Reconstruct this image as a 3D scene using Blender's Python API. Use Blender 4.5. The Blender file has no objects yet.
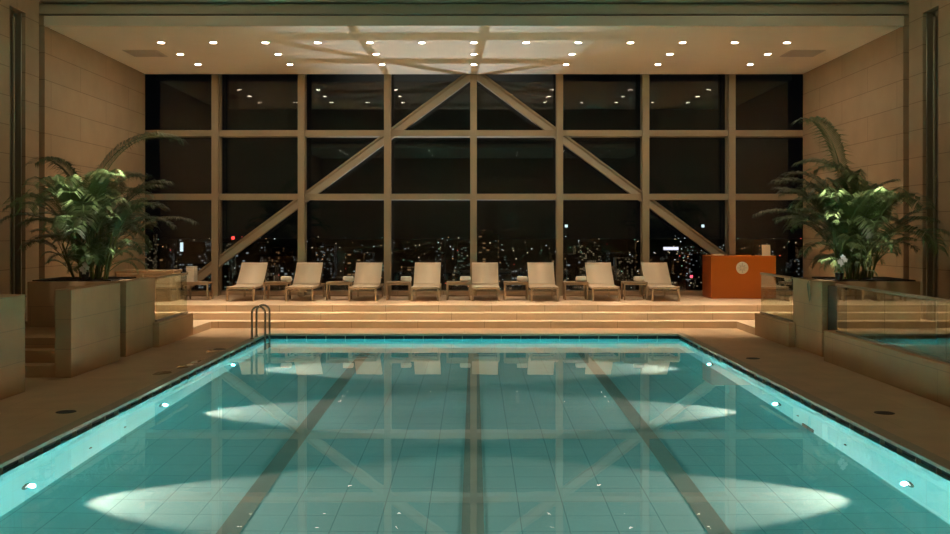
import bpy, math, random
from mathutils import Vector, Matrix, Euler
R = math.radians
sc = bpy.context.scene
col = sc.collection
rnd = random.Random(7)

# ------------------------------------------------------------------ layout (metres; camera over the near pool deck looking +Y)
CAM_H = 2.1
WALLX = 8.5
CEIL = 6.18
YW = 25.84            # front face of the window columns
YG = 26.45            # glass plane
PC = -.04             # pool centre line
PX = 4.22              # pool half width
PY0, PY1 = 0.9, 20.48
WZ = -0.095           # water level
PF = -1.46            # pool floor
PLAT = 0.45           # lounger platform height
STEP_Y = [21.8, 22.2, 22.6]
BAY = 2.232

# ------------------------------------------------------------------ mesh builder
class MB:
    def __init__(s): s.v = []; s.f = []; s.sm = []
    def add(s, vs, fs, smooth=False, M=None):
        o = len(s.v)
        for p in vs:
            p = Vector(p)
            if M is not None: p = M @ p
            s.v.append(p)
        for f in fs:
            s.f.append([i + o for i in f]); s.sm.append(smooth)
        return s
    def box(s, x0, x1, y0, y1, z0, z1, M=None):
        if x0 > x1: x0, x1 = x1, x0
        if y0 > y1: y0, y1 = y1, y0
        if z0 > z1: z0, z1 = z1, z0
        vs = [(x0,y0,z0),(x1,y0,z0),(x1,y1,z0),(x0,y1,z0),(x0,y0,z1),(x1,y0,z1),(x1,y1,z1),(x0,y1,z1)]
        return s.add(vs, [(0,3,2,1),(4,5,6,7),(0,1,5,4),(1,2,6,5),(2,3,7,6),(3,0,4,7)], M=M)
    def tube(s, pts, r, n=10, caps=True, r2=None):
        pts = [Vector(p) for p in pts]
        vs = []; m = len(pts)
        up = None
        for i, p in enumerate(pts):
            d = (pts[min(i+1,m-1)] - pts[max(i-1,0)]).normalized()
            if up is None:
                up = Vector((0,0,1)) if abs(d.z) < .9 else Vector((1,0,0))
            a = d.cross(up).normalized(); b = a.cross(d).normalized(); up = b
            rr = r if r2 is None else r + (r2 - r) * i / (m - 1)
            for k in range(n):
                t = 2*math.pi*k/n
                vs.append(p + a*math.cos(t)*rr + b*math.sin(t)*rr)
        fs = [(i*n+k, (i+1)*n+k, (i+1)*n+(k+1)%n, i*n+(k+1)%n) for i in range(m-1) for k in range(n)]
        s.add(vs, fs, True)
        if caps:
            s.add(vs[:n], [tuple(range(n))]); s.add(vs[-n:], [tuple(range(n))[::-1]])
        return s
    def lathe(s, prof, n=24, M=None, smooth=True):   # prof: (r, z) list about Z
        vs = []
        for r, z in prof:
            for k in range(n):
                t = 2*math.pi*k/n
                vs.append((r*math.cos(t), r*math.sin(t), z))
        m = len(prof)
        fs = [(i*n+k, i*n+(k+1)%n, (i+1)*n+(k+1)%n, (i+1)*n+k) for i in range(m-1) for k in range(n)]
        s.add(vs, fs, smooth, M)
        if prof[0][0] > 1e-5: s.add(vs[:n], [tuple(range(n))[::-1]], M=M)
        if prof[-1][0] > 1e-5: s.add(vs[-n:], [tuple(range(n))], M=M)
        return s
    def build(s, name, mat, parent=None, bevel=0, kind=None):
        me = bpy.data.meshes.new(name)
        me.from_pydata([tuple(p) for p in s.v], [], s.f)
        me.polygons.foreach_set('use_smooth', s.sm)
        me.update()
        for m_ in (mat if isinstance(mat, (list, tuple)) else [mat]): me.materials.append(m_)
        o = bpy.data.objects.new(name, me); col.objects.link(o)
        if parent is not None: o.parent = parent
        if bevel:
            b = o.modifiers.new('bevel', 'BEVEL'); b.width = bevel; b.segments = 2; b.limit_method = 'ANGLE'; b.angle_limit = R(40)
        if kind: o['kind'] = kind
        return o

def tag(o, label, cat, group=None, kind=None):
    o['label'] = label; o['category'] = cat
    if group: o['group'] = group
    if kind: o['kind'] = kind
    return o
def empty(name, loc, rz=0):
    o = bpy.data.objects.new(name, None); col.objects.link(o); o.location = loc; o.rotation_euler = (0, 0, rz)
    o.empty_display_size = .1
    return o
def copy_tree(o, parent=None):
    c = o.copy(); col.objects.link(c)
    if parent is not None: c.parent = parent
    for ch in list(o.children): copy_tree(ch, c)
    return c

# ------------------------------------------------------------------ materials
def newmat(name):
    m = bpy.data.materials.new(name); m.use_nodes = True
    nt = m.node_tree; nt.nodes.clear()
    out = nt.nodes.new('ShaderNodeOutputMaterial')
    return m, nt, out
def N(nt, t, **kw):
    n = nt.nodes.new(t)
    for k, v in kw.items(): setattr(n, k, v)
    return n
def pbsdf(nt, out, colr=(.5,.5,.5), rough=.5, metal=0, spec=.5):
    p = nt.nodes.new('ShaderNodeBsdfPrincipled')
    p.inputs['Base Color'].default_value = (*colr, 1)
    p.inputs['Roughness'].default_value = rough
    p.inputs['Metallic'].default_value = metal
    p.inputs['Specular IOR Level'].default_value = spec
    nt.links.new(p.outputs[0], out.inputs[0])
    return p
def plain(name, c, rough=.5, metal=0, spec=.5, noise=0, nscale=20, bump=0):
    m, nt, out = newmat(name); p = pbsdf(nt, out, c, rough, metal, spec)
    if noise or bump:
        tc = N(nt, 'ShaderNodeTexCoord'); no = N(nt, 'ShaderNodeTexNoise'); no.inputs['Scale'].default_value = nscale
        no.inputs['Detail'].default_value = 4
        nt.links.new(tc.outputs['Object'], no.inputs['Vector'])
        if noise:
            r = N(nt, 'ShaderNodeMix', data_type='RGBA')
            r.inputs[6].default_value = (*[x*(1-noise) for x in c], 1); r.inputs[7].default_value = (*[min(1, x*(1+noise)) for x in c], 1)
            nt.links.new(no.outputs['Fac'], r.inputs[0]); nt.links.new(r.outputs[2], p.inputs['Base Color'])
        if bump:
            b = N(nt, 'ShaderNodeBump'); b.inputs['Strength'].default_value = bump; b.inputs['Distance'].default_value = .01
            nt.links.new(no.outputs['Fac'], b.inputs['Height']); nt.links.new(b.outputs[0], p.inputs['Normal'])
    return m
def wallcoords(nt):
    """(u, v) along the face whichever way it points, in metres"""
    g = N(nt, 'ShaderNodeNewGeometry'); sp = N(nt, 'ShaderNodeSeparateXYZ'); sn = N(nt, 'ShaderNodeSeparateXYZ')
    nt.links.new(g.outputs['Position'], sp.inputs[0]); nt.links.new(g.outputs['True Normal'], sn.inputs[0])
    def ma(op, a, b=None):
        n = N(nt, 'ShaderNodeMath', operation=op)
        for i, q in enumerate((a, b)):
            if q is None: continue
            if isinstance(q, (int, float)): n.inputs[i].default_value = q
            else: nt.links.new(q, n.inputs[i])
        return n.outputs[0]
    ax = ma('ABSOLUTE', sn.outputs[0]); az = ma('ABSOLUTE', sn.outputs[2])
    u = ma('ADD', ma('MULTIPLY', sp.outputs[0], ma('SUBTRACT', 1, ax)), ma('MULTIPLY', sp.outputs[1], ax))
    v = ma('ADD', ma('MULTIPLY', sp.outputs[2], ma('SUBTRACT', 1, az)), ma('MULTIPLY', sp.outputs[1], az))
    c = N(nt, 'ShaderNodeCombineXYZ'); nt.links.new(u, c.inputs[0]); nt.links.new(v, c.inputs[1])
    return g, c.outputs[0]
def stone(name, c1, c2, joint, bw=3.0, bh=.53, mortar=.008, rough=.6, offset=(0, 0), var=.5, spec=.3, stagger=.5, bump=.1):
    m, nt, out = newmat(name); p = pbsdf(nt, out, c1, rough, 0, spec)
    g, uv = wallcoords(nt)
    mp = N(nt, 'ShaderNodeMapping'); mp.inputs['Location'].default_value = (offset[0], offset[1], 0)
    nt.links.new(uv, mp.inputs[0])
    br = N(nt, 'ShaderNodeTexBrick'); br.offset = stagger
    br.inputs['Scale'].default_value = 1; br.inputs['Mortar Size'].default_value = mortar
    br.inputs['Mortar Smooth'].default_value = .2
    br.inputs['Brick Width'].default_value = bw; br.inputs['Row Height'].default_value = bh
    br.inputs['Color1'].default_value = (*c1, 1); br.inputs['Color2'].default_value = (*c2, 1); br.inputs['Mortar'].default_value = (*joint, 1)
    nt.links.new(mp.outputs[0], br.inputs['Vector'])
    no = N(nt, 'ShaderNodeTexNoise'); no.inputs['Scale'].default_value = 2.2; no.inputs['Detail'].default_value = 6
    nt.links.new(g.outputs['Position'], no.inputs['Vector'])
    mr = N(nt, 'ShaderNodeMapRange'); mr.inputs[3].default_value = 1 - .25*var; mr.inputs[4].default_value = 1 + .25*var
    nt.links.new(no.outputs['Fac'], mr.inputs[0])
    mx = N(nt, 'ShaderNodeVectorMath', operation='SCALE')
    nt.links.new(br.outputs['Color'], mx.inputs[0]); nt.links.new(mr.outputs[0], mx.inputs['Scale'])
    nt.links.new(mx.outputs[0], p.inputs['Base Color'])
    if bump:
        b = N(nt, 'ShaderNodeBump'); b.inputs['Strength'].default_value = bump; b.inputs['Distance'].default_value = .02
        nt.links.new(no.outputs['Fac'], b.inputs['Height']); nt.links.new(b.outputs[0], p.inputs['Normal'])
    return m
def emit(name, c, s, sample=True):
    m, nt, out = newmat(name); e = N(nt, 'ShaderNodeEmission')
    e.inputs[0].default_value = (*c, 1); e.inputs[1].default_value = s
    nt.links.new(e.outputs[0], out.inputs[0])
    if not sample: m.cycles.emission_sampling = 'NONE'
    return m
def pane_glass(name, ior, tint, gl=(1, 1, 1)):
    m, nt, out = newmat(name)
    t = N(nt, 'ShaderNodeBsdfTransparent'); t.inputs[0].default_value = (*tint, 1)
    g = N(nt, 'ShaderNodeBsdfGlossy'); g.inputs['Roughness'].default_value = 0; g.inputs[0].default_value = (*gl, 1)
    f = N(nt, 'ShaderNodeFresnel'); f.inputs[0].default_value = ior
    # same reflectance from either side of the sheet
    geo = N(nt, 'ShaderNodeNewGeometry')
    mi = N(nt, 'ShaderNodeMix', data_type='FLOAT'); mi.inputs[2].default_value = ior; mi.inputs[3].default_value = 1/ior
    nt.links.new(geo.outputs['Backfacing'], mi.inputs[0])
    # fresnel node inverts ior by itself on back faces: feed 1/ior there so it stays an air side reflection
    nt.links.new(mi.outputs[0], f.inputs[0])
    mx = N(nt, 'ShaderNodeMixShader')
    nt.links.new(f.outputs[0], mx.inputs[0]); nt.links.new(t.outputs[0], mx.inputs[1]); nt.links.new(g.outputs[0], mx.inputs[2])
    nt.links.new(mx.outputs[0], out.inputs[0])
    return m

M = {}
M['wall'] = stone('wall_stone', (.48,.345,.21), (.46,.33,.20), (.24,.17,.10), 3.0, .53, .007, .65, (.9, .18), .5)
M['planter'] = stone('planter_stone', (.50,.305,.15), (.475,.29,.142), (.34,.215,.11), 3.6, .43, .005, .6, (.3, .02), .6)
M['step'] = stone('step_stone', (.66,.485,.325), (.62,.455,.30), (.25,.17,.095), 1.45, .15, .004, .5, (.5, 0), .5)
M['platform'] = stone('platform_stone', (.66,.485,.325), (.63,.46,.305), (.25,.17,.09), 1.2, .6, .004, .45, (.2, 0), .5)
M['deck'] = stone('deck_stone', (.50,.35,.21), (.47,.33,.195), (.32,.22,.12), 1.2, 1.2, .004, .42, (.2, .1), 1.0, .5)
M['coping'] = plain('coping_stone', (.33,.29,.21), .5, noise=.15, nscale=6)
M['tile'] = stone('pool_tile', (.22,.58,.57), (.21,.56,.55), (.11,.34,.34), .42, .42, .005, .35, (.0, .1), .25, stagger=0, bump=0)
M['walltile'] = stone('pool_wall_tile', (.22,.60,.60), (.21,.58,.58), (.20,.45,.45), .42, .42, .004, .35, (.0, .075), .2, stagger=0, bump=0)
M['lane'] = plain('lane_tile', (.15,.28,.24), .4, noise=.2, nscale=3)
M['black'] = plain('gutter_black', (.012,.013,.012), .6)
M['dark_recess'] = plain('recess_dark_brown', (.10,.075,.045), .6)  # dark brown for the planter slots and the column webs, whose shade it includes
M['channel'] = plain('channel_metal', (.30,.26,.18), .5, noise=.2, nscale=3)
M['rail_metal'] = plain('rail_metal', (.30,.26,.18), .4, .6)
M['ceiling'] = plain('ceiling_paint', (.87,.75,.57), .75, noise=.03, nscale=2)
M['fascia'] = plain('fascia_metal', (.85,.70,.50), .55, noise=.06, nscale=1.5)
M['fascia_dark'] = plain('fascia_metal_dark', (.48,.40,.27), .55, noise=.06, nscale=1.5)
M['hall_ceiling'] = plain('hall_ceiling_dark', (.06,.06,.045), .7)
M['mullion'] = plain('mullion_paint', (.43,.335,.215), .75, 0, .2)
M['brace'] = plain('brace_paint', (.50,.41,.29), .75, 0, .2)
M['vent'] = plain('vent_paint', (.60,.50,.38), .6)
M['frame_wood'] = plain('lounger_frame', (.50,.36,.22), .45, noise=.15, nscale=12)
M['sling'] = plain('lounger_fabric', (.74,.60,.43), .75, noise=.05, nscale=60, bump=.3)
M['table_wood'] = plain('table_wood', (.40,.28,.17), .45, noise=.2, nscale=14)
M['towel'] = plain('towel_white', (.86,.80,.70), .95, bump=.6, nscale=120)
M['orange'] = plain('desk_orange', (.60,.155,.014), .35, noise=.05, nscale=3)
M['orange_dark'] = plain('desk_edge', (.42,.085,.01), .4)
M['cream'] = plain('emblem_cream', (.85,.80,.68), .5)
M['emblem_line'] = plain('emblem_line', (.55,.50,.42), .5)
M['card'] = plain('card_cream', (.80,.68,.50), .7)
M['steel'] = plain('steel_rail', (.42,.40,.37), .22, 1)
M['leaf'] = plain('palm_leaf', (.075,.115,.038), .42, noise=.4, nscale=5, spec=.6)
M['leaf_light'] = plain('palm_leaf_young', (.13,.19,.065), .42, noise=.35, nscale=5, spec=.6)
M['cane'] = plain('palm_cane', (.16,.19,.05), .5, noise=.3, nscale=10)
M['soil'] = plain('soil', (.04,.028,.018), .9, noise=.5, nscale=30, bump=1)
M['pot'] = plain('dark_pot', (.03,.022,.018), .4)
M['petal'] = plain('orchid_petal', (.85,.80,.72), .5)
M['rail_wood'] = plain('handrail_wood', (.40,.27,.15), .4, noise=.15, nscale=9)
M['drain'] = plain('drain_metal', (.035,.028,.02), .5, .3)
M['lamp'] = emit('downlight_lens', (1, .88, .72), 60)
M['poollens'] = emit('pool_lens', (1, .97, .88), 1.3)
M['trimring'] = plain('trim_ring', (.55,.45,.33), .4)
M['nightground'] = plain('night_ground', (.01,.011,.012), .9)
M['winglass'] = pane_glass('window_glass', 1.58, (.93,.95,.94))
M['balglass'] = pane_glass('balustrade_glass', 1.9, (.80,.84,.78), (.95,1,.93))

# water
m, nt, out = newmat('pool_water')
gl = N(nt, 'ShaderNodeBsdfGlass'); gl.inputs['IOR'].default_value = 1.333; gl.inputs['Roughness'].default_value = 0
gl.inputs[0].default_value = (.96, 1, 1, 1)
g = N(nt, 'ShaderNodeNewGeometry'); mp = N(nt, 'ShaderNodeMapping'); mp.inputs['Scale'].default_value = (1, .6, 1)
no = N(nt, 'ShaderNodeTexNoise'); no.inputs['Scale'].default_value = 1.6; no.inputs['Detail'].default_value = 2
nt.links.new(g.outputs['Position'], mp.inputs[0]); nt.links.new(mp.outputs[0], no.inputs['Vector'])
b = N(nt, 'ShaderNodeBump'); b.inputs['Strength'].default_value = .25; b.inputs['Distance'].default_value = .003
nt.links.new(no.outputs['Fac'], b.inputs['Height']); nt.links.new(b.outputs[0], gl.inputs['Normal'])
nt.links.new(gl.outputs[0], out.inputs[0])
M['water'] = m

# ------------------------------------------------------------------ setting: floor, pool, steps, platform
f = MB()
f.box(-WALLX, PC-PX-.16, -2.5, 21.8, -.3, 0); f.box(PC+PX+.16, WALLX, -2.5, 21.8, -.3, 0)
f.box(PC-PX-.16, PC+PX+.16, PY1+.16, 21.8, -.3, 0); f.box(PC-PX-.16, PC+PX+.16, -2.5, PY0-.16, -.3, 0)
f.build('floor', M['deck'], kind='structure')

pb = MB()   # pool basin
pb.box(-PX-.3, -PX, PY0-.3, PY1+.3, PF-.1, WZ+.002); pb.box(PX, PX+.3, PY0-.3, PY1+.3, PF-.1, WZ+.002)
pb.box(-PX, PX, PY1, PY1+.3, PF-.1, WZ+.002); pb.box(-PX, PX, PY0-.3, PY0, PF-.1, WZ+.002)
basin = pb.build('pool_basin', M['walltile'], kind='structure'); basin.location.x = PC
MB().box(-PX, PX, PY0, PY1, PF-.1, PF).build('pool_floor', M['tile'], basin)
for x in (-2.09, .03, 2.17):
    MB().box(x-.10, x+.10, PY0+1.0, PY1-.9, PF, PF+.004).build('lane_line', M['lane'], basin)
# coping ring with a dark overflow slot below it
for nm, a in (('trim_1', (-PX-.16, -PX, PY0-.16, PY1+.16)), ('trim_2', (PX, PX+.16, PY0-.16, PY1+.16)),
              ('trim_3', (-PX, PX, PY1, PY1+.16)), ('trim_4', (-PX, PX, PY0-.16, PY0))):
    MB().box(*a, -.028, .012).build(nm, M['coping'], bevel=.006, kind='structure').location.x = PC
gt = MB()
gt.box(-PX-.14, -PX-.06, PY0-.1, PY1+.1, -.10, -.028); gt.box(PX+.06, PX+.14, PY0-.1, PY1+.1, -.10, -.028)
gt.box(-PX-.06, PX+.06, PY1+.05, PY1+.14, -.10, -.028); gt.box(-PX-.06, PX+.06, PY0-.14, PY0-.05, -.10, -.028)
gt.build('overflow_gutter', M['black'], basin)
tk = MB()
for k in range(-9, 11): tk.box(k*.4-.2-.006, k*.4-.2+.006, PY1+.01, PY1+.05, -.098, -.028)
for k in range(44):
    for s in (-1, 1): tk.box(s*(PX+.01), s*(PX+.06), PY0+.6+k*.42, PY0+.608+k*.42, -.098, -.028)
tk.build('gutter_bracket', M['channel'], basin)
for s in (-1, 1):
    dr = MB()
    for y in ((8.2, 11.1, 12.2) if s < 0 else (8.2, 11.25, 12.9)):
        dr.lathe([(.035, 0), (.03, .012)], 14, Matrix.Translation((s*PX, y, -1.03)) @ Matrix.Rotation(-s*R(90), 4, 'Y'))
    dr.build('wall_inlet', M['black'], basin)
MB().box(PX-.015, PX, 12.3, 12.7, -1.43, -1.28).build('wall_grille', M['black'], basin)

wt = MB(); wt.add([(-PX-.05, PY0-.04, WZ+.004), (PX+.05, PY0-.04, WZ+.004), (PX+.05, PY1+.04, WZ+.004), (-PX-.05, PY1+.04, WZ+.004)], [(0,1,2,3)])
w = wt.build('water', M['water']); w.location.x = PC
tag(w, 'clear turquoise water filling the long swimming pool', 'pool water', kind='stuff')

st = MB()
st.box(-WALLX, WALLX, STEP_Y[0], 22.6, 0, .15); st.box(-WALLX, WALLX, STEP_Y[1], 22.6, .15, .30)
st.build('steps', M['step'], kind='structure', bevel=.006)
MB().box(-WALLX, WALLX, STEP_Y[2], 27.0, 0, PLAT).build('platform', M['platform'], kind='structure', bevel=.006)

# stone returns beside the steps, mirrored left and right
for s, nm in ((-1, 'left'), (1, 'right')):
    b = MB(); b.box(s*5.73, s*8.5, 18.42, 20.4, 0, PLAT); b.box(s*5.73, s*5.845, 18.2, 18.42, 0, PLAT)
    o = b.build('return_wall_'+nm, M['planter'], kind='structure')
    MB().box(s*5.73, s*8.5, 20.4, 21.8, 0, .15).build('return_step_'+nm, M['step'], kind='structure')

# ------------------------------------------------------------------ walls
for s, nm in ((-1, 'left'), (1, 'right')):
    b = MB()
    def seg(y0, y1, z0, z1, dx=0): b.box(s*(WALLX+dx), s*(WALLX+.6), y0, y1, z0, z1)
    seg(19.8, 25.84, -.3, 6.6); b.box(s*(WALLX+.45), s*(WALLX+.6), 25.84, 27.0, -.3, 6.6); seg(18.95, 19.54, -.3, 9.4); seg(-2.6, 18.30, -.3, 9.4)
    seg(18.30, 18.95, 6.25, 9.4); seg(19.54, 19.8, 6.6, 9.4)
    o = b.build('wall_'+nm, M['wall'], kind='structure')
    c = MB(); c.box(s*(WALLX+.18), s*(WALLX+.6), 19.54, 19.8, -.3, 6.6); c.box(s*(WALLX+.14), s*(WALLX+.6), 18.30, 18.95, -.3, 6.25)
    c.build('channel', M['channel'], o)
    rr = MB()
    for y in (18.38, 18.60):
        rr.tube([(s*(WALLX+.07), y, 0), (s*(WALLX+.07), y, 6.1)], .03, 10)
    rr.box(s*(WALLX+.0), s*(WALLX+.14), 18.76, 18.80, 0, 6.2)
    rr.build('guide_rail', M['rail_metal'], o)
MB().box(-9.1, 9.1, -2.8, -2.5, -.3, 9.4).build('wall_back', M['wall'], kind='structure')
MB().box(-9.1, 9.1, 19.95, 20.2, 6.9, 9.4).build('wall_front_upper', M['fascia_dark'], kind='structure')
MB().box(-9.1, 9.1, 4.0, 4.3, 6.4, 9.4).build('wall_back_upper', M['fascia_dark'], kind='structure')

# ceilings
MB().box(-WALLX-.1, WALLX+.1, 19.86, 25.86, CEIL, CEIL+.4).build('ceiling', M['ceiling'], kind='structure')
MB().box(-9.1, 9.1, 25.86, 27.0, CEIL+.3, CEIL+.4).build('ceiling_recess', M['black'], kind='structure')
MB().box(-WALLX-.1, WALLX+.1, -2.6, 4.3, CEIL, CEIL+.3).build('ceiling_near', M['ceiling'], kind='structure')
hc = MB(); hc.box(-9.1, 9.1, 4.0, 20.2, 9.4, 9.6)
for k in range(6): hc.box(-9.1, 9.1, 5.5+k*2.6, 5.7+k*2.6, 8.9, 9.4)
hc.build('ceiling_hall', M['hall_ceiling'], kind='structure')
# stepped fascia at the alcove mouth
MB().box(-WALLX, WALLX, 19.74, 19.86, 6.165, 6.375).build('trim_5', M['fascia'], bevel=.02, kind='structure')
MB().box(-WALLX, WALLX, 19.84, 19.95, 6.375, 6.40).build('trim_6', M['black'], kind='structure')
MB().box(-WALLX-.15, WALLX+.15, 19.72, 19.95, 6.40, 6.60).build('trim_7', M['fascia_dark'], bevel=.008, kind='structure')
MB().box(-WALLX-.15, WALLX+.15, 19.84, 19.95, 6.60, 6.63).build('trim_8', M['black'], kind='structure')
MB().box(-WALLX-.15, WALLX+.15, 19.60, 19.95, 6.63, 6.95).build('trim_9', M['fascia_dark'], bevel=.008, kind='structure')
for s in (-1, 1):
    v = MB(); x0, x1 = (s*7.88, s*7.10)
    v.box(x0, x1, 22.4, 23.22, CEIL-.012, CEIL)
    o = v.build('ceiling_vent', M['vent'])
    sl = MB()
    for k in range(9): sl.box(x0+s*-.04, x1+s*.04, 22.46+k*.085, 22.50+k*.085, CEIL-.020, CEIL-.012)
    sl.build('slat', M['vent'], o)
    tag(o, ('square slotted ceiling vent near the left stone wall' if s < 0 else 'square slotted ceiling vent near the right stone wall'), 'air vent', 'ceiling vents')

# ------------------------------------------------------------------ window wall: columns, braces, transoms, panes
for k in range(-3, 4):
    x = k*BAY - .012
    b = MB(); b.box(x-.085, x+.085, YW+.03, YW+.11, PLAT, CEIL+.28); b.box(x-.07, x+.07, 26.16, 26.36, PLAT, CEIL+.28)
    o = b.build('column', M['mullion'], kind='structure')
    MB().box(x-.045, x+.045, YW+.11, 26.14, PLAT, CEIL+.28).build('web', M['dark_recess'], o)  # shade between the flanges put into the web's dark colour
TR = (4.671, 3.017)
edges = [-WALLX-.45] + [k*BAY - .012 for k in range(-3, 4)] + [WALLX+.45]
for i in range(8):
    x0, x1 = edges[i], edges[i+1]
    a0 = x0 + (.03 if i else 0); a1 = x1 - (.03 if i < 7 else 0)
    root = empty('window_%d' % (i+1), ((x0+x1)/2, YG, PLAT)); root['kind'] = 'structure'
    cx, cy, cz = root.location
    def part(nm, mat, bx):
        bb = MB(); bb.box(bx[0]-cx, bx[1]-cx, bx[2]-cy, bx[3]-cy, bx[4]-cz, bx[5]-cz); return bb.build(nm, mat, root)
    for z in TR: part('transom', M['mullion'], (a0, a1, 26.0, 26.44, z-.078, z+.078))
    part('head_rail', M['black'], (a0, a1, 26.30, 26.46, CEIL+.18, CEIL+.28))
    part('sill', M['platform'], (a0, a1, 26.25, 26.75, PLAT, PLAT+.10))
    for z0, z1 in ((PLAT+.10, TR[1]-.078), (TR[1]+.078, TR[0]-.078), (TR[0]+.078, CEIL+.18)):
        part('glass_pane', M['winglass'], (a0, a1, YG, YG+.012, z0, z1))
def brace(s):
    p0 = Vector((0, 26.12, 6.27)); slope = (TR[0]-TR[1])/BAY
    dirv = Vector((s, 0, -slope)).normalized()
    L = 7.55/abs(dirv.x)
    p1 = p0 + dirv*L
    ang = math.atan2(dirv.z, dirv.x)
    Mx = Matrix.Translation(p0) @ Matrix.Rotation(-ang, 4, 'Y')
    b = MB(); b.box(.1, L, -.10, .10, -.125, .03, M=Mx)
    if s < 0: b = MB(); b.box(.1, L, -.10, .10, -.03, .125, M=Mx)
    o = b.build('brace', M['brace'], kind='structure')
    c = MB(); sg = -1 if s < 0 else 1
    c.box(.1, L, -.10, .02, sg*.07, sg*.11, M=Mx); c.box(.1, L, -.03, .05, sg*.03, sg*.07, M=Mx)
    c.build('brace_flange', M['mullion'], o)
brace(-1); brace(1)

# ------------------------------------------------------------------ downlights
def spot(name, loc, energy, size, blend, c, aim=None, r=.05, parent=None):
    l = bpy.data.lights.new(name, 'SPOT'); l.energy = energy; l.spot_size = R(size); l.spot_blend = blend; l.color = c; l.shadow_soft_size = r
    o = bpy.data.objects.new(name, l); col.objects.link(o); o.location = loc
    if aim is not None: o.rotation_euler = (Vector(aim)-Vector(loc)).to_track_quat('-Z', 'Y').to_euler()
    if parent is not None: o.parent = parent
    return o
WARM = (1, .80, .575)
dl = empty('downlight', (0, 0, CEIL))
mb = MB(); mb.lathe([(.10, 0), (.10, -.012), (.075, -.016), (.07, -.004), (.07, 0)], 24); mb.build('trim_ring', M['trimring'], dl)
mb = MB(); mb.lathe([(.07, -.010), (.0, -.010)], 24); mb.build('lens', M['lamp'], dl)
rows = [(21.5, 1.121, range(-6, 7), 'front row'), (22.9, 2.242, range(-3, 4), 'middle row'), (24.3, 2.236, range(-3, 4), 'back row')]
ords = {13: ['leftmost', 'second from the left', 'third from the left', 'fourth from the left', 'fifth from the left', 'sixth from the left', 'centre one', 'sixth from the right', 'fifth from the right', 'fourth from the right', 'third from the right', 'second from the right', 'rightmost'],
        7: ['leftmost', 'second from the left', 'third from the left', 'centre one', 'third from the right', 'second from the right', 'rightmost']}
first = True
DL_E = (620, 850, 350)
for ri, (y, sp_, rng, rn) in enumerate(rows):
    for j, k in enumerate(rng):
        o = dl if first else copy_tree(dl); first = False
        o.location = (k*sp_, y, CEIL)
        tag(o, 'round recessed ceiling downlight, %s of the %s' % (ords[len(rng)][j], rn), 'downlight', 'downlights over the steps and loungers')
        spot('downlight_beam', (k*sp_, y, CEIL-.03), DL_E[ri], 36 if ri < 2 else 46, .8, WARM, r=.04)
for (y, sp_, rng) in ((2.9, 2.242, range(-3, 4)), (1.5, 2.242, range(-3, 4)), (.1, 2.242, range(-3, 4))):
    for k in rng:
        o = copy_tree(dl); o.location = (k*sp_, y, CEIL)
        tag(o, 'round downlight in the ceiling at the near pool end', 'downlight', 'downlights at the near end of the pool')
# floodlight on the roofs far below outside: throws the frame shadows on the ceiling
spot('roof_floodlight', (-1.27, 59, -16.3), 32000, 11.5, .9, (.86, .92, 1), aim=(-.75, 22.4, CEIL), r=.12)

# ------------------------------------------------------------------ underwater lights
pl = empty('pool_light', (-PX, 9.5, -1.0))
Mr = Matrix.Rotation(R(90), 4, 'Y')
mb = MB(); mb.lathe([(.085, 0), (.085, .014), (.055, .02), (.045, .008), (.045, 0)], 24, Mr); mb.build('trim_ring', M['steel'], pl)
mb = MB(); mb.lathe([(.045, .010), (.03, .014), (0, .016)], 24, Mr); mb.build('lens', M['poollens'], pl)
first = True
near = ['nearest', 'second nearest', 'third nearest', 'farthest but one', 'farthest']
for s in (-1, 1):
    for j, y in enumerate((1.4, 5.45, 9.5, 13.6, 17.45)):
        o = pl if first else copy_tree(pl); first = False
        yy = y + (.08 if s > 0 else 0)
        o.location = (s*PX + PC, yy, -1.0); o.rotation_euler = (0, 0, 0 if s < 0 else math.pi)
        tag(o, 'round underwater lamp in the %s pool wall, %s the camera' % ('left' if s < 0 else 'right', ['nearest to', 'second nearest to', 'third nearest to', 'second farthest from', 'farthest from'][j]), 'pool light', 'underwater pool lights')
        x = s*(PX-.03) + PC
        bo = spot('pool_beam', (x, yy, -1.0), 300, 55, .45, (1, .44, .345), aim=(x - s*1.0, yy, -1.0-.23), r=.02)
        bo.data.use_nodes = True; ln = bo.data.node_tree; lf = ln.nodes.new('ShaderNodeLightFalloff'); lf.inputs['Strength'].default_value = 1
        ln.links.new(lf.outputs['Linear'], ln.nodes['Emission'].inputs['Strength'])
        a = bpy.data.lights.new('pool_fill', 'AREA'); a.shape = 'DISK'; a.size = .10; a.energy = 3.4; a.color = (.17, .86, .88)  # added cyan fill in place of light scattered by the water
        a.use_nodes = True; ln = a.node_tree; em_ = ln.nodes['Emission']; lf = ln.nodes.new('ShaderNodeLightFalloff'); lf.inputs['Strength'].default_value = 1
        ln.links.new(lf.outputs['Constant'], em_.inputs['Strength'])
        ao = bpy.data.objects.new('pool_fill', a); col.objects.link(ao); ao.location = (s*(PX-.06) + PC, yy, -.98)
        ao.rotation_euler = Vector((-s, 0, .6)).to_track_quat('-Z', 'Y').to_euler()

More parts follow.
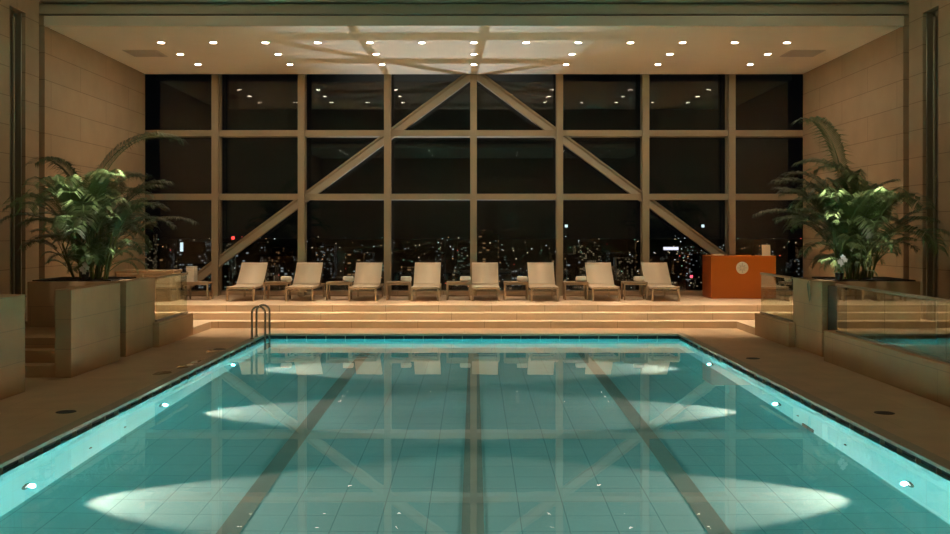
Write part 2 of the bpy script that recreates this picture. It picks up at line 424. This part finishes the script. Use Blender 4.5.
# ------------------------------------------------------------------ ladder
ld = empty('pool_ladder', (-4.20, 19.80, 0))
def hoop(y):
    pts = [(-.15, y, -.02)]
    pts += [(-.15, y, .50)] + [(-.02 - .13*math.cos(t), y, .51+.13*math.sin(t)) for t in [R(a) for a in range(15, 180, 15)]] + [(.11, y, .50), (.11, y, -.2), (.11, y, -1.0)]
    return MB().tube(pts, .021, 10)
for y in (-.22, .20):
    h = hoop(y); h.lathe([(.04, 0), (.04, .02), (.024, .025)], 14, Matrix.Translation((-.15, y, .0))); h.build('handrail', M['steel'], ld)
for z in (-.3, -.58, -.86): MB().box(.07, .15, -.22, .20, z, z+.025).build('tread', M['steel'], ld)
tag(ld, 'steel pool ladder with two hooped handrails at the far left pool corner', 'pool ladder')

# ------------------------------------------------------------------ drains
for i, (x, y, lb) in enumerate(((-4.76, 11.67, 'round dark floor drain on the left deck beside the pool'), (4.76, 11.6, 'round dark floor drain on the right deck nearest the camera'),
                                (4.63, 16.6, 'round dark floor drain on the right deck near the stone step'), (-4.55, 17.9, 'round dark floor drain on the left deck near the ladder'))):
    d = MB(); d.lathe([(.115, 0), (.115, .004), (.095, .006), (0, .005)], 24, Matrix.Translation((x, y, 0)))
    o = d.build('floor_drain', M['drain']); tag(o, lb, 'floor drain', 'floor drains in the pool deck')
    s_ = MB()
    for k in range(-3, 4): s_.box(x+k*.024-.005, x+k*.024+.005, y-.07, y+.07, .005, .008)
    s_.build('grate', M['black'], o)

M['puddle'] = plain('puddle_water', (.50,.35,.21), .04, 0, .9)
for i, (px_, py_, lb) in enumerate(((186, 366, 'third in the line counted from the ladder'), (214, 351, 'beside the far floor drain'), (163, 373, 'closest to the camera'), (199, 362, 'second in the line counted from the ladder'))):
    Y_ = 2100/(py_-232); X_ = (px_-474)*Y_/1000; rp = random.Random(i); q = MB()
    ring = [(X_ + (.09+.05*rp.random())*math.cos(a*.5236), Y_ + (.20+.12*rp.random())*math.sin(a*.5236), .0025) for a in range(12)]
    q.add(ring + [(X_, Y_, .004)], [(a, (a+1) % 12, 12) for a in range(12)], True)
    tag(q.build('puddle', M['puddle']), 'small shiny water puddle on the left deck, ' + lb, 'puddle', 'puddles on the left deck')

# ------------------------------------------------------------------ stone blocks, planters, balustrades
b = MB(); b.box(-5.905, -8.5, -2.5, 13.16, 0, 1.28); b.build('parapet_left', M['planter'], kind='structure', bevel=.01)
ss = MB(); ss.box(-5.98, -8.5, 14.43, 16.8, 0, .17); ss.box(-5.98, -8.5, 14.75, 16.8, .17, .35); ss.box(-5.98, -8.5, 15.05, 16.8, .35, .505)
ss.build('side_steps', M['planter'], kind='structure')
MB().box(-5.80, -6.04, 14.4, 16.4, 0, 1.27).build('stair_wall', M['planter'], kind='structure', bevel=.01)
MB().box(5.70, 5.92, -2.5, 16.3, 0, .50).build('spa_wall', M['planter'], kind='structure', bevel=.01)
sp_ = MB(); sp_.box(5.92, 8.5, -2.5, 16.85, 0, .20); sp_.build('spa_floor', M['deck'], kind='structure')
for s, lb in ((-1, 'left'), (1, 'right')):
    root = empty('stone_planter', (s*6.8, 17.6, 0))
    tag(root, 'tall square stone planter with a palm thicket on the %s side' % lb, 'planter', 'stone planters')
    cx, cy = s*6.8, 17.6
    def pbx(nm, m_, x0, x1, y0, y1, z0, z1, bv=.008):
        q = MB(); q.box(x0-cx, x1-cx, y0-cy, y1-cy, z0, z1); return q.build(nm, m_, root, bevel=bv)
    pbx('side_slab', M['planter'], s*5.85, s*6.10, 16.82, 18.34, 0, 1.27)
    pbx('planter_box', M['planter'], s*6.10, s*7.55, 16.90, 18.30, 0, 1.262)
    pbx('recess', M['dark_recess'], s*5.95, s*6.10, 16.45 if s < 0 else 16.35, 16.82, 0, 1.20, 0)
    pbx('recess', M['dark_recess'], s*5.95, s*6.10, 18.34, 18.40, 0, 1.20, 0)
    pbx('soil', M['soil'], s*6.16, s*7.49, 16.96, 18.24, 1.262, 1.285, 0)
def balus(s, y0, y1, n, x, z0, lb):
    root = empty('glass_balustrade', (s*x, (y0+y1)/2, z0)); tag(root, lb, 'balustrade', 'glass balustrades')
    cy = (y0+y1)/2; L = (y1-y0)/n
    for k in range(n):
        q = MB(); q.box(-.006, .006, y0+k*L+.006-cy, y0+(k+1)*L-.006-cy, 0, 1.235-z0); q.build('glass_panel', M['balglass'], root)
    q = MB(); q.box(-.03, .03, y0-cy, y1-cy, 1.235-z0, 1.275-z0); q.build('handrail', M['rail_wood'], root, bevel=.008)
    q = MB(); q.box(-.025, .025, y0-cy, y1-cy, 0, .03); q.build('base_channel', M['channel'], root)
balus(1, 12.3-1.85*5, 16.0, 7, 5.81, .50, 'long glass balustrade with wooden handrail on the low right wall')
balus(-1, 18.42, 20.4, 1, 5.86, PLAT, 'short glass balustrade beside the left end of the steps')
balus(1, 18.42, 20.4, 1, 5.86, PLAT, 'short glass balustrade beside the right end of the steps')

# ------------------------------------------------------------------ palms
def frond_mesh(L, droop, nl, leaflen, seed, mat):
    r_ = random.Random(seed); b = MB(); pts = []; p = Vector((0, 0, 0)); a = R(82); n = 14
    for i in range(n+1):
        pts.append(p.copy()); t = i/n
        a -= droop*(t**1.2)/n*2.0
        p = p + Vector((math.cos(a), 0, math.sin(a)))*(L/n)
    b.tube(pts, .011, 5, False, .003)
    def at(t):
        q = t*n; i = min(int(q), n-1); fr = q-i
        return pts[i].lerp(pts[i+1], fr), (pts[i+1]-pts[i]).normalized()
    for k in range(nl):
        t = .26 + .73*k/(nl-1); P, T = at(t)
        prof = math.sin(math.pi*min(1, max(.05, (t-.16)/.98)))**.55
        ll = leaflen*prof*(.9+.2*r_.random()); wd = .0095
        nrm = Vector((-T.z, 0, T.x))
        for sd in (-1, 1):
            sidev = Vector((0, sd, 0))
            d = (sidev*1.0 + T*(.55+.5*t) + nrm*(.28+.15*r_.random())).normalized()
            q0 = P; q1 = P + d*ll*.5; d2 = (d + Vector((0, 0, -.7-.5*r_.random()))).normalized(); q2 = q1 + d2*ll*.5
            wv = d.cross(nrm).normalized()*wd
            b.add([q0-wv*.3, q0+wv*.3, q1+wv, q1-wv, q2], [(0,1,2,3), (3,2,4)], True)
    me = b.build('frond', mat); col.objects.unlink(me); return me
protos = []
for i in range(7):
    protos.append(frond_mesh(1.45+.14*i, 1.25+.30*((i*3) % 5)/1.5, 60, .40, 20+i, M['leaf'] if i % 3 else M['leaf_light']))
shorts = [frond_mesh(.85+.1*i, 1.7+.3*i, 34, .28, 50+i, M['leaf_light']) for i in range(3)]
def palm(x, y, z, n, ns, rz, sc_, label, seed, lean=(0, 0)):
    r_ = random.Random(seed); root = empty('potted_palm', (x, y, z), 0); root.name = 'areca_palm'
    tag(root, label, 'palm', 'areca palms in the stone planters')
    canes = []
    for k in range(13):
        a = 2*math.pi*k/7 + r_.random(); rr = .05+.16*r_.random(); h = (.35+.75*r_.random())*sc_
        bx, by = rr*math.cos(a), rr*math.sin(a); tx, ty = bx*2.0 + lean[0]*h, by*2.0 + lean[1]*h
        q = MB(); q.tube([(bx, by, 0), ((bx+tx)/2*1.0, (by+ty)/2, h*.5), (tx, ty, h)], .022, 7, True, .014); q.build('cane', M['cane'], root)
        canes.append((tx, ty, h))
    for k in range(n):
        c = canes[k % 13]; src = protos[r_.randrange(7)] if k >= ns else shorts[r_.randrange(3)]
        o = src.copy(); o.name = 'frond'; col.objects.link(o); o.parent = root
        az = 2*math.pi*(k*.381966) + rz + r_.uniform(-.3, .3); tl = r_.choice((r_.uniform(.08, .35), r_.uniform(.3, .85))) if k >= ns else r_.uniform(.25, .85)
        zz = c[2]*(r_.uniform(.55, 1.0)) if k >= ns else r_.uniform(.05, .35)
        t = zz/c[2]
        o.location = (c[0]*(.5+.5*t), c[1]*(.5+.5*t), zz)
        o.rotation_euler = Euler((0, tl, az), 'XYZ')
        s_ = r_.uniform(.7, 1.05)*sc_
        if math.cos(az)*(1 if x > 0 else -1) > .45: s_ *= .62
        if math.cos(az)*(1 if x > 0 else -1) < -.7 and tl > .3: s_ *= .8
        o.scale = (s_, s_, s_)
palm(-6.55, 17.35, 1.28, 64, 24, .3, .92, 'bushy areca palm at the front of the left stone planter', 3)
palm(-6.95, 17.88, 1.28, 66, 18, 2.7, 1.10, 'taller dark areca palm at the back of the left stone planter', 5)
palm(6.50, 17.35, 1.28, 64, 24, 2.0, .90, 'bushy areca palm at the front of the right stone planter', 8)
palm(6.95, 17.88, 1.28, 66, 18, 1.9, 1.10, 'taller dark areca palm at the back of the right stone planter', 12)
for o in protos + shorts: bpy.data.objects.remove(o)

def orchid(x, y, z, lb, h=.30):
    root = empty('white_orchid', (x, y, z)); tag(root, lb, 'flower', 'white orchids under the palms')
    q = MB(); q.lathe([(.05, 0), (.075, .13), (.068, .13), (.05, .12), (0, .12)], 16); q.build('pot', M['pot'], root)
    q = MB(); q.tube([(0, 0, .1), (.01, -.02, h*.7), (.03, -.08, h)], .005, 6); q.build('flower_stem', M['cane'], root)
    q = MB()
    for k in range(5):
        a = k*1.256; d = Vector((math.cos(a), math.sin(a), .25)); w_ = Vector((-math.sin(a), math.cos(a), 0))*.022
        p0 = Vector((0, 0, .12)); q.add([p0-w_*.4, p0+w_*.4, p0+d*.11+w_, p0+d*.11-w_, p0+d*.2-Vector((0,0,.03))], [(0,1,2,3),(3,2,4)], True)
    q.build('leaves', M['leaf_light'], root)
    for (fx, fz) in ((-.02, h-.07), (.03, h), (.07, h-.05), (.02, h-.12)):
        q = MB()
        for k in range(5):
            a = R(90)+k*R(72); c_, s_ = math.cos(a), math.sin(a); L = .048; W = .022
            P = lambda u, v: (fx + c_*u - s_*v, -.09 - .006*(u/L), fz + s_*u + c_*v)
            q.add([P(0, 0), P(L*.5, W), P(L, W*.3), P(L, -W*.3), P(L*.5, -W)], [(0,1,2,3,4)], True)
        q.build('blossom', M['petal'], root)
orchid(-6.62, 17.02, 1.285, 'small white orchid at the foot of the left palms', .26)
orchid(6.18, 16.93, 1.275, 'small white orchid at the corner of the right planter', .40)

# leaf trailing over the right planter face
q = MB(); pts = [(5.95, 17.35, 1.30), (5.80, 17.33, 1.25), (5.81, 17.30, 1.12), (5.815, 17.27, .98)]
q.tube(pts, .006, 6)
for k in range(9):
    t = k/8; P = Vector(pts[1]).lerp(Vector(pts[3]), t)
    for sd in (-1, 1): q.add([P, P+Vector((-.01, sd*.06, -.05)), P+Vector((-.012, sd*.05, -.12))], [(0,1,2)])
o = q.build('trailing_leaf', M['leaf']); tag(o, 'dark feathery leaf hanging over the face of the right planter', 'leaf')

# ------------------------------------------------------------------ loungers
def make_lounger():
    root = empty('sun_lounger', (0, 0, 0)); W = .335
    fr = MB()
    for s in (-1, 1): fr.box(s*W, s*(W-.04), 0, 1.98, .285, .33)
    fr.box(-W, W, 0, .04, .285, .33); fr.box(-W, W, 1.94, 1.98, .285, .33); fr.box(-W+.04, W-.04, 1.0, 1.04, .285, .32)
    fr.box(-W+.04, W-.04, .03, .05, .225, .25)
    fr.build('frame', M['frame_wood'], root, bevel=.006)
    for sx in (-1, 1):
        for y in (.0, 1.80):
            q = MB(); q.box(sx*W, sx*(W-.045), y, y+.045, 0, .285); q.build('leg', M['frame_wood'], root, bevel=.005)
    q = MB(); n = 14; vs = []; fs = []
    for i in range(n+1):
        y = .01 + 1.0*i/n; z = .338 - .016*math.sin(math.pi*i/n)
        for x in (-W+.012, W-.012): vs += [(x, y, z)]
    fs = [(2*i, 2*i+1, 2*i+3, 2*i+2) for i in range(n)]
    q.add(vs, fs, True); o = q.build('seat', M['sling'], root); md = o.modifiers.new('t', 'SOLIDIFY'); md.thickness = .016; md.offset = 1
    # backrest
    A = Vector((0, 1.0, .345)); B = Vector((0, 1.60, .865)); d = (B-A).normalized(); nn = Vector((0, -d.z, d.y))
    q = MB(); vs = []; n = 12
    for i in range(n+1):
        P = A.lerp(B, i/n) - nn*(.02*math.sin(math.pi*i/n))
        for x in (-W+.006, W-.006): vs.append((x, P.y, P.z))
    q.add(vs, [(2*i, 2*i+1, 2*i+3, 2*i+2) for i in range(n)], True)
    o = q.build('backrest', M['sling'], root); md = o.modifiers.new('t', 'SOLIDIFY'); md.thickness = .018; md.offset = 1
    q = MB()
    for s in (-1, 1): q.tube([A + Vector((s*(W-.03), 0, -.02)) , B + Vector((s*(W-.03), .02, -.02))], .016, 8)
    q.tube([B + Vector((-(W-.03), .02, -.02)), B + Vector((W-.03, .02, -.02))], .016, 8)
    q.build('back_frame', M['frame_wood'], root)
    for s in (-1, 1):
        P = A.lerp(B, .62)
        q = MB(); q.tube([(s*(W-.07), P.y+.02, P.z-.03), (s*(W-.07), 1.72, .31)], .011, 8); q.build('strut', M['frame_wood'], root)
    return root
dxs = (-233.8, -175, -111.6, -49.2, 11.7, 70.8, 132.2, 192)
lbl = ['sun lounger at the left end, by the foot of the left brace',
       'second sun lounger from the left, in front of the second window column',
       'third sun lounger from the left', 'sun lounger fourth from the left, just left of the centre column',
       'sun lounger just right of the centre window column',
       'third sun lounger from the orange desk', 'second sun lounger from the orange desk', 'beige sun lounger next to the orange desk']
L0 = make_lounger()
for i, dx in enumerate(dxs):
    o = L0 if i == 0 else copy_tree(L0)
    o.location = (dx*.02375, 23.75, PLAT)
    l_ = lbl[i]
    tag(o, ('beige ' + l_) if not l_.startswith('beige') else l_, 'sun lounger', 'sun loungers in a row on the platform')

def make_table():
    root = empty('side_table', (0, 0, 0)); W, D, H = .29, .24, .44
    q = MB(); q.box(-W, W, -D, D, H-.028, H); q.build('tabletop', M['table_wood'], root, bevel=.005)
    for sx in (-1, 1):
        for sy in (-1, 1):
            q = MB(); q.box(sx*W, sx*(W-.04), sy*D, sy*(D-.04), 0, H-.028); q.build('leg', M['table_wood'], root, bevel=.004)
    for sy in (-1, 1):
        q = MB(); q.box(-W+.04, W-.04, sy*(D-.01), sy*(D-.03), H-.075, H-.028); q.build('apron', M['table_wood'], root)
    for bx in ((-W+.01, -W+.03, -D+.04, D-.04), (W-.03, W-.01, -D+.04, D-.04), (-W+.03, W-.03, -.012, .012)):
        q = MB(); q.box(*bx, .08, .11); q.build('stretcher', M['table_wood'], root)
    return root
def make_towel():
    b = MB(); prof = [(0, -.125), (.05, -.125), (.063, -.115), (.067, 0), (.063, .115), (.05, .125), (0, .125)]
    b.lathe(prof, 22, Matrix.Rotation(R(90), 4, 'Y'))
    for s in (-1, 1):   # spiral end of the roll
        pts = [(s*.126, (.008+.0075*t)*math.cos(t), (.008+.0075*t)*math.sin(t)) for t in [k*.4 for k in range(18)]]
        b.tube(pts, .004, 5)
    b.box(-.118, .118, -.07, -.062, -.02, .05)
    return b.build('rolled_towel', M['towel'])
tcx = [276.5, 338.5, 398.5, 458.5, 516, 576, 635]
tw = [286, 348, 406, 465.3, 522.3, 581.3, 639.3]
T0 = make_table(); W0 = make_towel()
between = ['between the first and second loungers from the left', 'between the second and third loungers from the left', 'between the third and fourth loungers from the left',
           'between the two middle loungers', 'right of the lounger beside the centre column', 'between the second and third loungers from the orange desk', 'beside the lounger nearest the orange desk']
for i in range(7):
    o = T0 if i == 0 else copy_tree(T0); X = (tcx[i]-474)*.0243; o.location = (X, 24.42, PLAT)
    tag(o, 'small wooden side table ' + between[i], 'side table', 'side tables between the loungers')
    t = W0 if i == 0 else copy_tree(W0); t.location = ((tw[i]-474)*.0243, 24.34, PLAT+.44+.068); t.rotation_euler = (0, 0, (-.12, .1, 0, .06, -.05, .1, -.1)[i])
    tag(t, 'white rolled towel on the table ' + between[i], 'towel', 'rolled towels on the side tables')
o = copy_tree(T0); o.location = (-6.72, 24.42, PLAT); tag(o, 'small wooden side table left of the first lounger, near the left wall', 'side table', 'side tables between the loungers')
b = MB()
for k in range(9): b.box(-.10, .10, -.15, .15, k*.042, k*.042+.038)
o = b.build('towel_stack', M['towel'], bevel=.008); o.location = (-6.89, 24.42, PLAT+.44)
tag(o, 'tall stack of folded white towels on the leftmost side table', 'towels')
ct = empty('towel_counter', (-7.66, 23.9, PLAT)); tag(ct, 'low pale wooden counter against the left wall behind the left balustrade', 'counter')
MB().box(-.80, .58, -.34, .40, .68, .74).build('countertop', M['rail_wood'], ct, bevel=.006)
MB().box(-.78, .54, -.30, .38, 0, .68).build('body', M['sling'], ct)
for x in (-.76, -.12): MB().box(x, x+.60, -.315, -.30, .03, .65).build('door', M['frame_wood'], ct, bevel=.003)

# ------------------------------------------------------------------ orange desk
dk = empty('reception_desk', (6.685, 25.25, PLAT)); tag(dk, 'orange towel desk with a round cream emblem on its front', 'desk')
hx = .805
def dpart(nm, m_, *bx, bv=.006): q = MB(); q.box(*bx); return q.build(nm, m_, dk, bevel=bv)
dpart('front_panel', M['orange'], -hx, hx, -.45, -.41, .0, 1.03)
dpart('side_panel', M['orange_dark'], -hx, -hx+.04, -.41, .50, 0, 1.03); dpart('side_panel', M['orange_dark'], hx-.04, hx, -.41, .50, 0, 1.03)
dpart('desktop', M['orange'], -hx-.005, hx+.005, -.455, .50, 1.03, 1.06); dpart('shelf', M['orange_dark'], -hx+.04, hx-.04, -.40, .48, .5, .53)
em = MB(); Me = Matrix.Translation((-.035, -.45, .76)) @ Matrix.Rotation(R(90), 4, 'X'); em.lathe([(.152, 0), (.152, .012), (.145, .016), (0, .016)], 36, Me)
eo = em.build('emblem', M['cream'], dk)
q = MB()
for a in range(0, 360, 45):
    c_, s_ = math.cos(R(a)), math.sin(R(a)); r0, r1 = .03, (.125 if a % 90 == 0 else .10)
    Mx = Me @ Matrix.Translation((0, 0, .016)) @ Matrix.Rotation(R(a), 4, 'Z'); q.box(r0, r1, -.006, .006, 0, .003, M=Mx)
    if a % 90: q.box(.055, .06, -.03, .03, 0, .003, M=Mx)
q.build('emblem_mark', M['emblem_line'], eo)
Z = PLAT+1.06
root = empty('sign_card', (7.30, 24.98, Z)); tag(root, 'upright cream card standing on the right end of the orange desk', 'sign')
q = MB(); q.box(-.105, .105, -.006, .006, .012, .27, M=Matrix.Rotation(R(-6), 4, 'X')); q.build('card', M['card'], root)
q = MB(); q.box(-.11, .11, -.05, .05, 0, .012); q.build('stand', M['cream'], root)
q = MB()
for k in range(4): q.box(-.11+.004*k, .11+.004*k, -.15, .15, k*.009, k*.009+.008)
o = q.build('paper_stack', M['card']); o.location = (6.1, 25.0, Z); tag(o, 'low stack of white papers on the left end of the orange desk', 'papers')
q = MB(); q.lathe([(.045, 0), (.05, .02), (.045, .05), (.0, .05)], 18); q.tube([(0, 0, .05), (0, 0, .30)], .006, 6); o = q.build('pen_holder', M['pot']); o.location = (6.98, 25.0, Z)
tag(o, 'small dark holder with a thin rod on the orange desk top', 'desk item')

# ------------------------------------------------------------------ night city outside
GZ = -110
MB().box(-9000, 9000, 150, 16000, GZ-2, GZ).build('city_ground', M['nightground'], kind='structure')
def facade(name, wall, lit, dens, strength, w_=5, h_=4):
    m, nt, out = newmat(name); p = pbsdf(nt, out, wall, .8)
    g, uv = wallcoords(nt)
    sc_ = N(nt, 'ShaderNodeVectorMath', operation='MULTIPLY'); sc_.inputs[1].default_value = (1/w_, 1/h_, 1); nt.links.new(uv, sc_.inputs[0])
    fl = N(nt, 'ShaderNodeVectorMath', operation='FLOOR'); fr = N(nt, 'ShaderNodeVectorMath', operation='FRACTION')
    nt.links.new(sc_.outputs[0], fl.inputs[0]); nt.links.new(sc_.outputs[0], fr.inputs[0])
    wn = N(nt, 'ShaderNodeTexWhiteNoise', noise_dimensions='3D'); nt.links.new(fl.outputs[0], wn.inputs[0])
    gt_ = N(nt, 'ShaderNodeMath', operation='GREATER_THAN'); gt_.inputs[1].default_value = 1-dens; nt.links.new(wn.outputs['Value'], gt_.inputs[0])
    s3 = N(nt, 'ShaderNodeSeparateXYZ'); nt.links.new(fr.outputs[0], s3.inputs[0])
    a = N(nt, 'ShaderNodeMath', operation='GREATER_THAN'); a.inputs[1].default_value = .3; nt.links.new(s3.outputs[0], a.inputs[0])
    b_ = N(nt, 'ShaderNodeMath', operation='GREATER_THAN'); b_.inputs[1].default_value = .45; nt.links.new(s3.outputs[1], b_.inputs[0])
    m1 = N(nt, 'ShaderNodeMath', operation='MULTIPLY'); m2 = N(nt, 'ShaderNodeMath', operation='MULTIPLY'); m3 = N(nt, 'ShaderNodeMath', operation='MULTIPLY')
    nt.links.new(gt_.outputs[0], m1.inputs[0]); nt.links.new(a.outputs[0], m1.inputs[1]); nt.links.new(m1.outputs[0], m2.inputs[0]); nt.links.new(b_.outputs[0], m2.inputs[1])
    nt.links.new(m2.outputs[0], m3.inputs[0]); m3.inputs[1].default_value = strength
    p.inputs['Emission Color'].default_value = (*lit, 1); nt.links.new(m3.outputs[0], p.inputs['Emission Strength'])
    m.cycles.emission_sampling = 'NONE'
    return m
FM = [facade('facade_warm', (.02,.018,.016), (1,.75,.45), .16, .26, 3.6, 3), facade('facade_white', (.018,.019,.022), (.85,.95,1), .12, .24, 4, 3),
      facade('facade_green', (.016,.02,.018), (.8,1,.8), .10, .2, 5, 3.5), facade('facade_amber', (.02,.017,.014), (1,.55,.25), .13, .22, 5, 3)]
rb = random.Random(21)
dirs = []
nB = 70
for i in range(nB):
    D = 1000 + 2300*(rb.random()**1.1); u = -.345 + .69*((i*.618034) % 1)
    top = 2.1 - D*rb.uniform(.008, .05)
    if i % 17 == 0: top = 2.1 - D*rb.uniform(-.002, .008)
    W_ = D*rb.uniform(.008, .028); X = u*D
    if any(abs(X-x2) < (W_+w2)/2+3 and -w2-3 < D-d2 < w2+3 or abs(X-x2) < (W_+w2)/2+3 and abs(D-d2) < W_+3 for d2, x2, w2 in dirs): continue
    dirs.append((D, X, W_))
    q = MB(); q.box(-W_/2, W_/2, 0, W_, 0, top-GZ)
    if i % 3 == 0: q.box(-W_*.3, W_*.3, W_*.2, W_*.7, top-GZ, top-GZ+D*.004)
    if i % 4 == 1: q.box(-W_*.5, -W_*.1, 0, W_*.5, top-GZ, top-GZ+D*.003)
    o = q.build('city_building', FM[i % 4]); o.location = (X, D, GZ)
    tag(o, 'distant dark city building with scattered lit windows, seen through the window wall', 'building', 'city buildings beyond the glass')
# countless street and window specks of the far city, one object per light colour
LC = [((1,.78,.5), 1.3), ((.85,.95,1), 1.2), ((1,.5,.22), 1.2), ((.55,1,.7), .8), ((1,.12,.08), 1.6)]
for ci, (c_, st_) in enumerate(LC):
    q = MB()
    for k in range((230, 170, 110, 60, 26)[ci]):
        dep = .004 + .060*(rb.random()**.9)
        D = rb.uniform(500, 4200); z = 2.1 - D*dep
        if z < GZ: D = (2.1-GZ)/dep*.99; z = 2.1-D*dep
        X = rb.uniform(-.36, .36)*D; s_ = D*rb.choice((.0003, .0004, .0005, .0006))
        q.add([(X-s_,D,z),(X+s_,D,z),(X,D-s_,z),(X,D+s_,z),(X,D,z-s_),(X,D,z+s_)], [(0,2,5),(2,1,5),(1,3,5),(3,0,5),(2,0,4),(1,2,4),(3,1,4),(0,3,4)])
    o = q.build('city_lights', emit('city_light_%d' % ci, c_, st_, False))
    tag(o, ('warm white', 'cool white', 'orange', 'pale green', 'red')[ci] + ' pinpoint lights scattered over the far night city', 'city lights', kind='stuff')
def sign(nm, px, py, w_, h_, D, c_, s_, lb, cat='sign'):
    X = (px-474)/1000*D; z = 2.1-(py-232)/1000*D; w_ = w_/1000*D; h_ = h_/1000*D
    root = empty(nm, (X, D, z)); tag(root, lb, cat)
    q = MB(); q.box(-w_/2, w_/2, 0, h_*.15, -h_/2, h_/2); q.build('lit_face', emit(nm+'_glow', c_, s_, False), root)
    q = MB(); q.box(-w_*.55, w_*.55, h_*.15, h_*.4, -h_*.6, h_*.55); q.box(-w_*.04, w_*.04, h_*.15, h_*.3, GZ-z, -h_/2); q.build('housing', M['nightground'], root)
sign('rooftop_sign', 671, 248.5, 15, 3, 600, (.86, .84, 1), 1.3, 'white lit horizontal rooftop sign outside, left of the orange desk')
sign('tower_sign', 181.5, 247, 2.6, 9, 900, (.7, .9, 1), 1.2, 'narrow vertical blue-white lit sign seen beside the left palms')
sign('mast_light', 703, 226, 2.8, 2.8, 800, (.7, .88, 1), 1.4, 'blue-white round lamp seen above the right brace', 'lamp')
sign('mast_light', 566.3, 226, 2.8, 2.8, 800, (.72, .95, 1), 1.4, 'blue-white lamp seen just right of the sixth lounger column', 'lamp')
sign('warning_light', 233, 238, 3, 3, 900, (1, .06, .05), 2.2, 'red aircraft warning light under the left brace', 'lamp')
sign('warning_light', 691.5, 276.5, 2.6, 2.6, 900, (1, .10, .16), 2.0, 'red light low in the window between the last lounger and the desk', 'lamp')

# ------------------------------------------------------------------ other lights of the hall
# plant spots from the hall beams
for s in (-1, 1):
    spot('plant_spot', (s*4.6, 12.6, 8.8), 2600, 11, .8, (1, .93, .78), aim=(s*6.65, 17.2, 1.7), r=.06)
    spot('plant_spot', (s*4.9, 12.0, 8.8), 28000, 4.0, .9, (1, .93, .88), aim=(s*6.85, 16.9, 2.0), r=.05)
    spot('plant_spot', (s*4.2, 12.0, 8.8), 28000, 3.4, .9, (1, .93, .88), aim=(s*6.05, 16.9, 1.85), r=.05)
for k, (x, y) in enumerate(((-5.5, 9), (5.5, 9), (-5.5, 16.0), (5.5, 16.0))):  # unseen fill lamps without fixtures, added to warm the deck and planters
    a = bpy.data.lights.new('hall_fill', 'AREA'); a.shape = 'DISK'; a.size = .25; a.energy = 38; a.color = (1, .80, .52)
    ao = bpy.data.objects.new('hall_fill', a); col.objects.link(ao); ao.location = (x, y, 8.85)
for x in (-4.5, 0, 4.5):
    spot('near_light', (x, 1.5, CEIL-.03), 14, 120, .8, WARM, r=.08)

# world: night sky
w = bpy.data.worlds.new('night'); sc.world = w; w.use_nodes = True
bg = w.node_tree.nodes['Background']; bg.inputs[0].default_value = (.010, .013, .016, 1); bg.inputs[1].default_value = .08

# camera
cam = bpy.data.cameras.new('camera'); cam.sensor_width = 36; cam.lens = 36*1000/950; cam.clip_end = 30000; cam.clip_start = .05
cam.shift_x = 1/950; cam.shift_y = -35/950
co = bpy.data.objects.new('camera', cam); col.objects.link(co); co.location = (0, 0, CAM_H); co.rotation_euler = (R(90), 0, 0)
sc.camera = co
sc.view_settings.view_transform = 'Standard'; sc.view_settings.look = 'None'; sc.view_settings.gamma = 1; sc.view_settings.use_curve_mapping = False
sc.view_settings.exposure = 0.08
cy = sc.cycles
cy.use_denoising = True; cy.max_bounces = 12; cy.transparent_max_bounces = 32; cy.diffuse_bounces = 5; cy.glossy_bounces = 6; cy.transmission_bounces = 8
cy.sample_clamp_indirect = 80; cy.caustics_reflective = False; cy.caustics_refractive = True
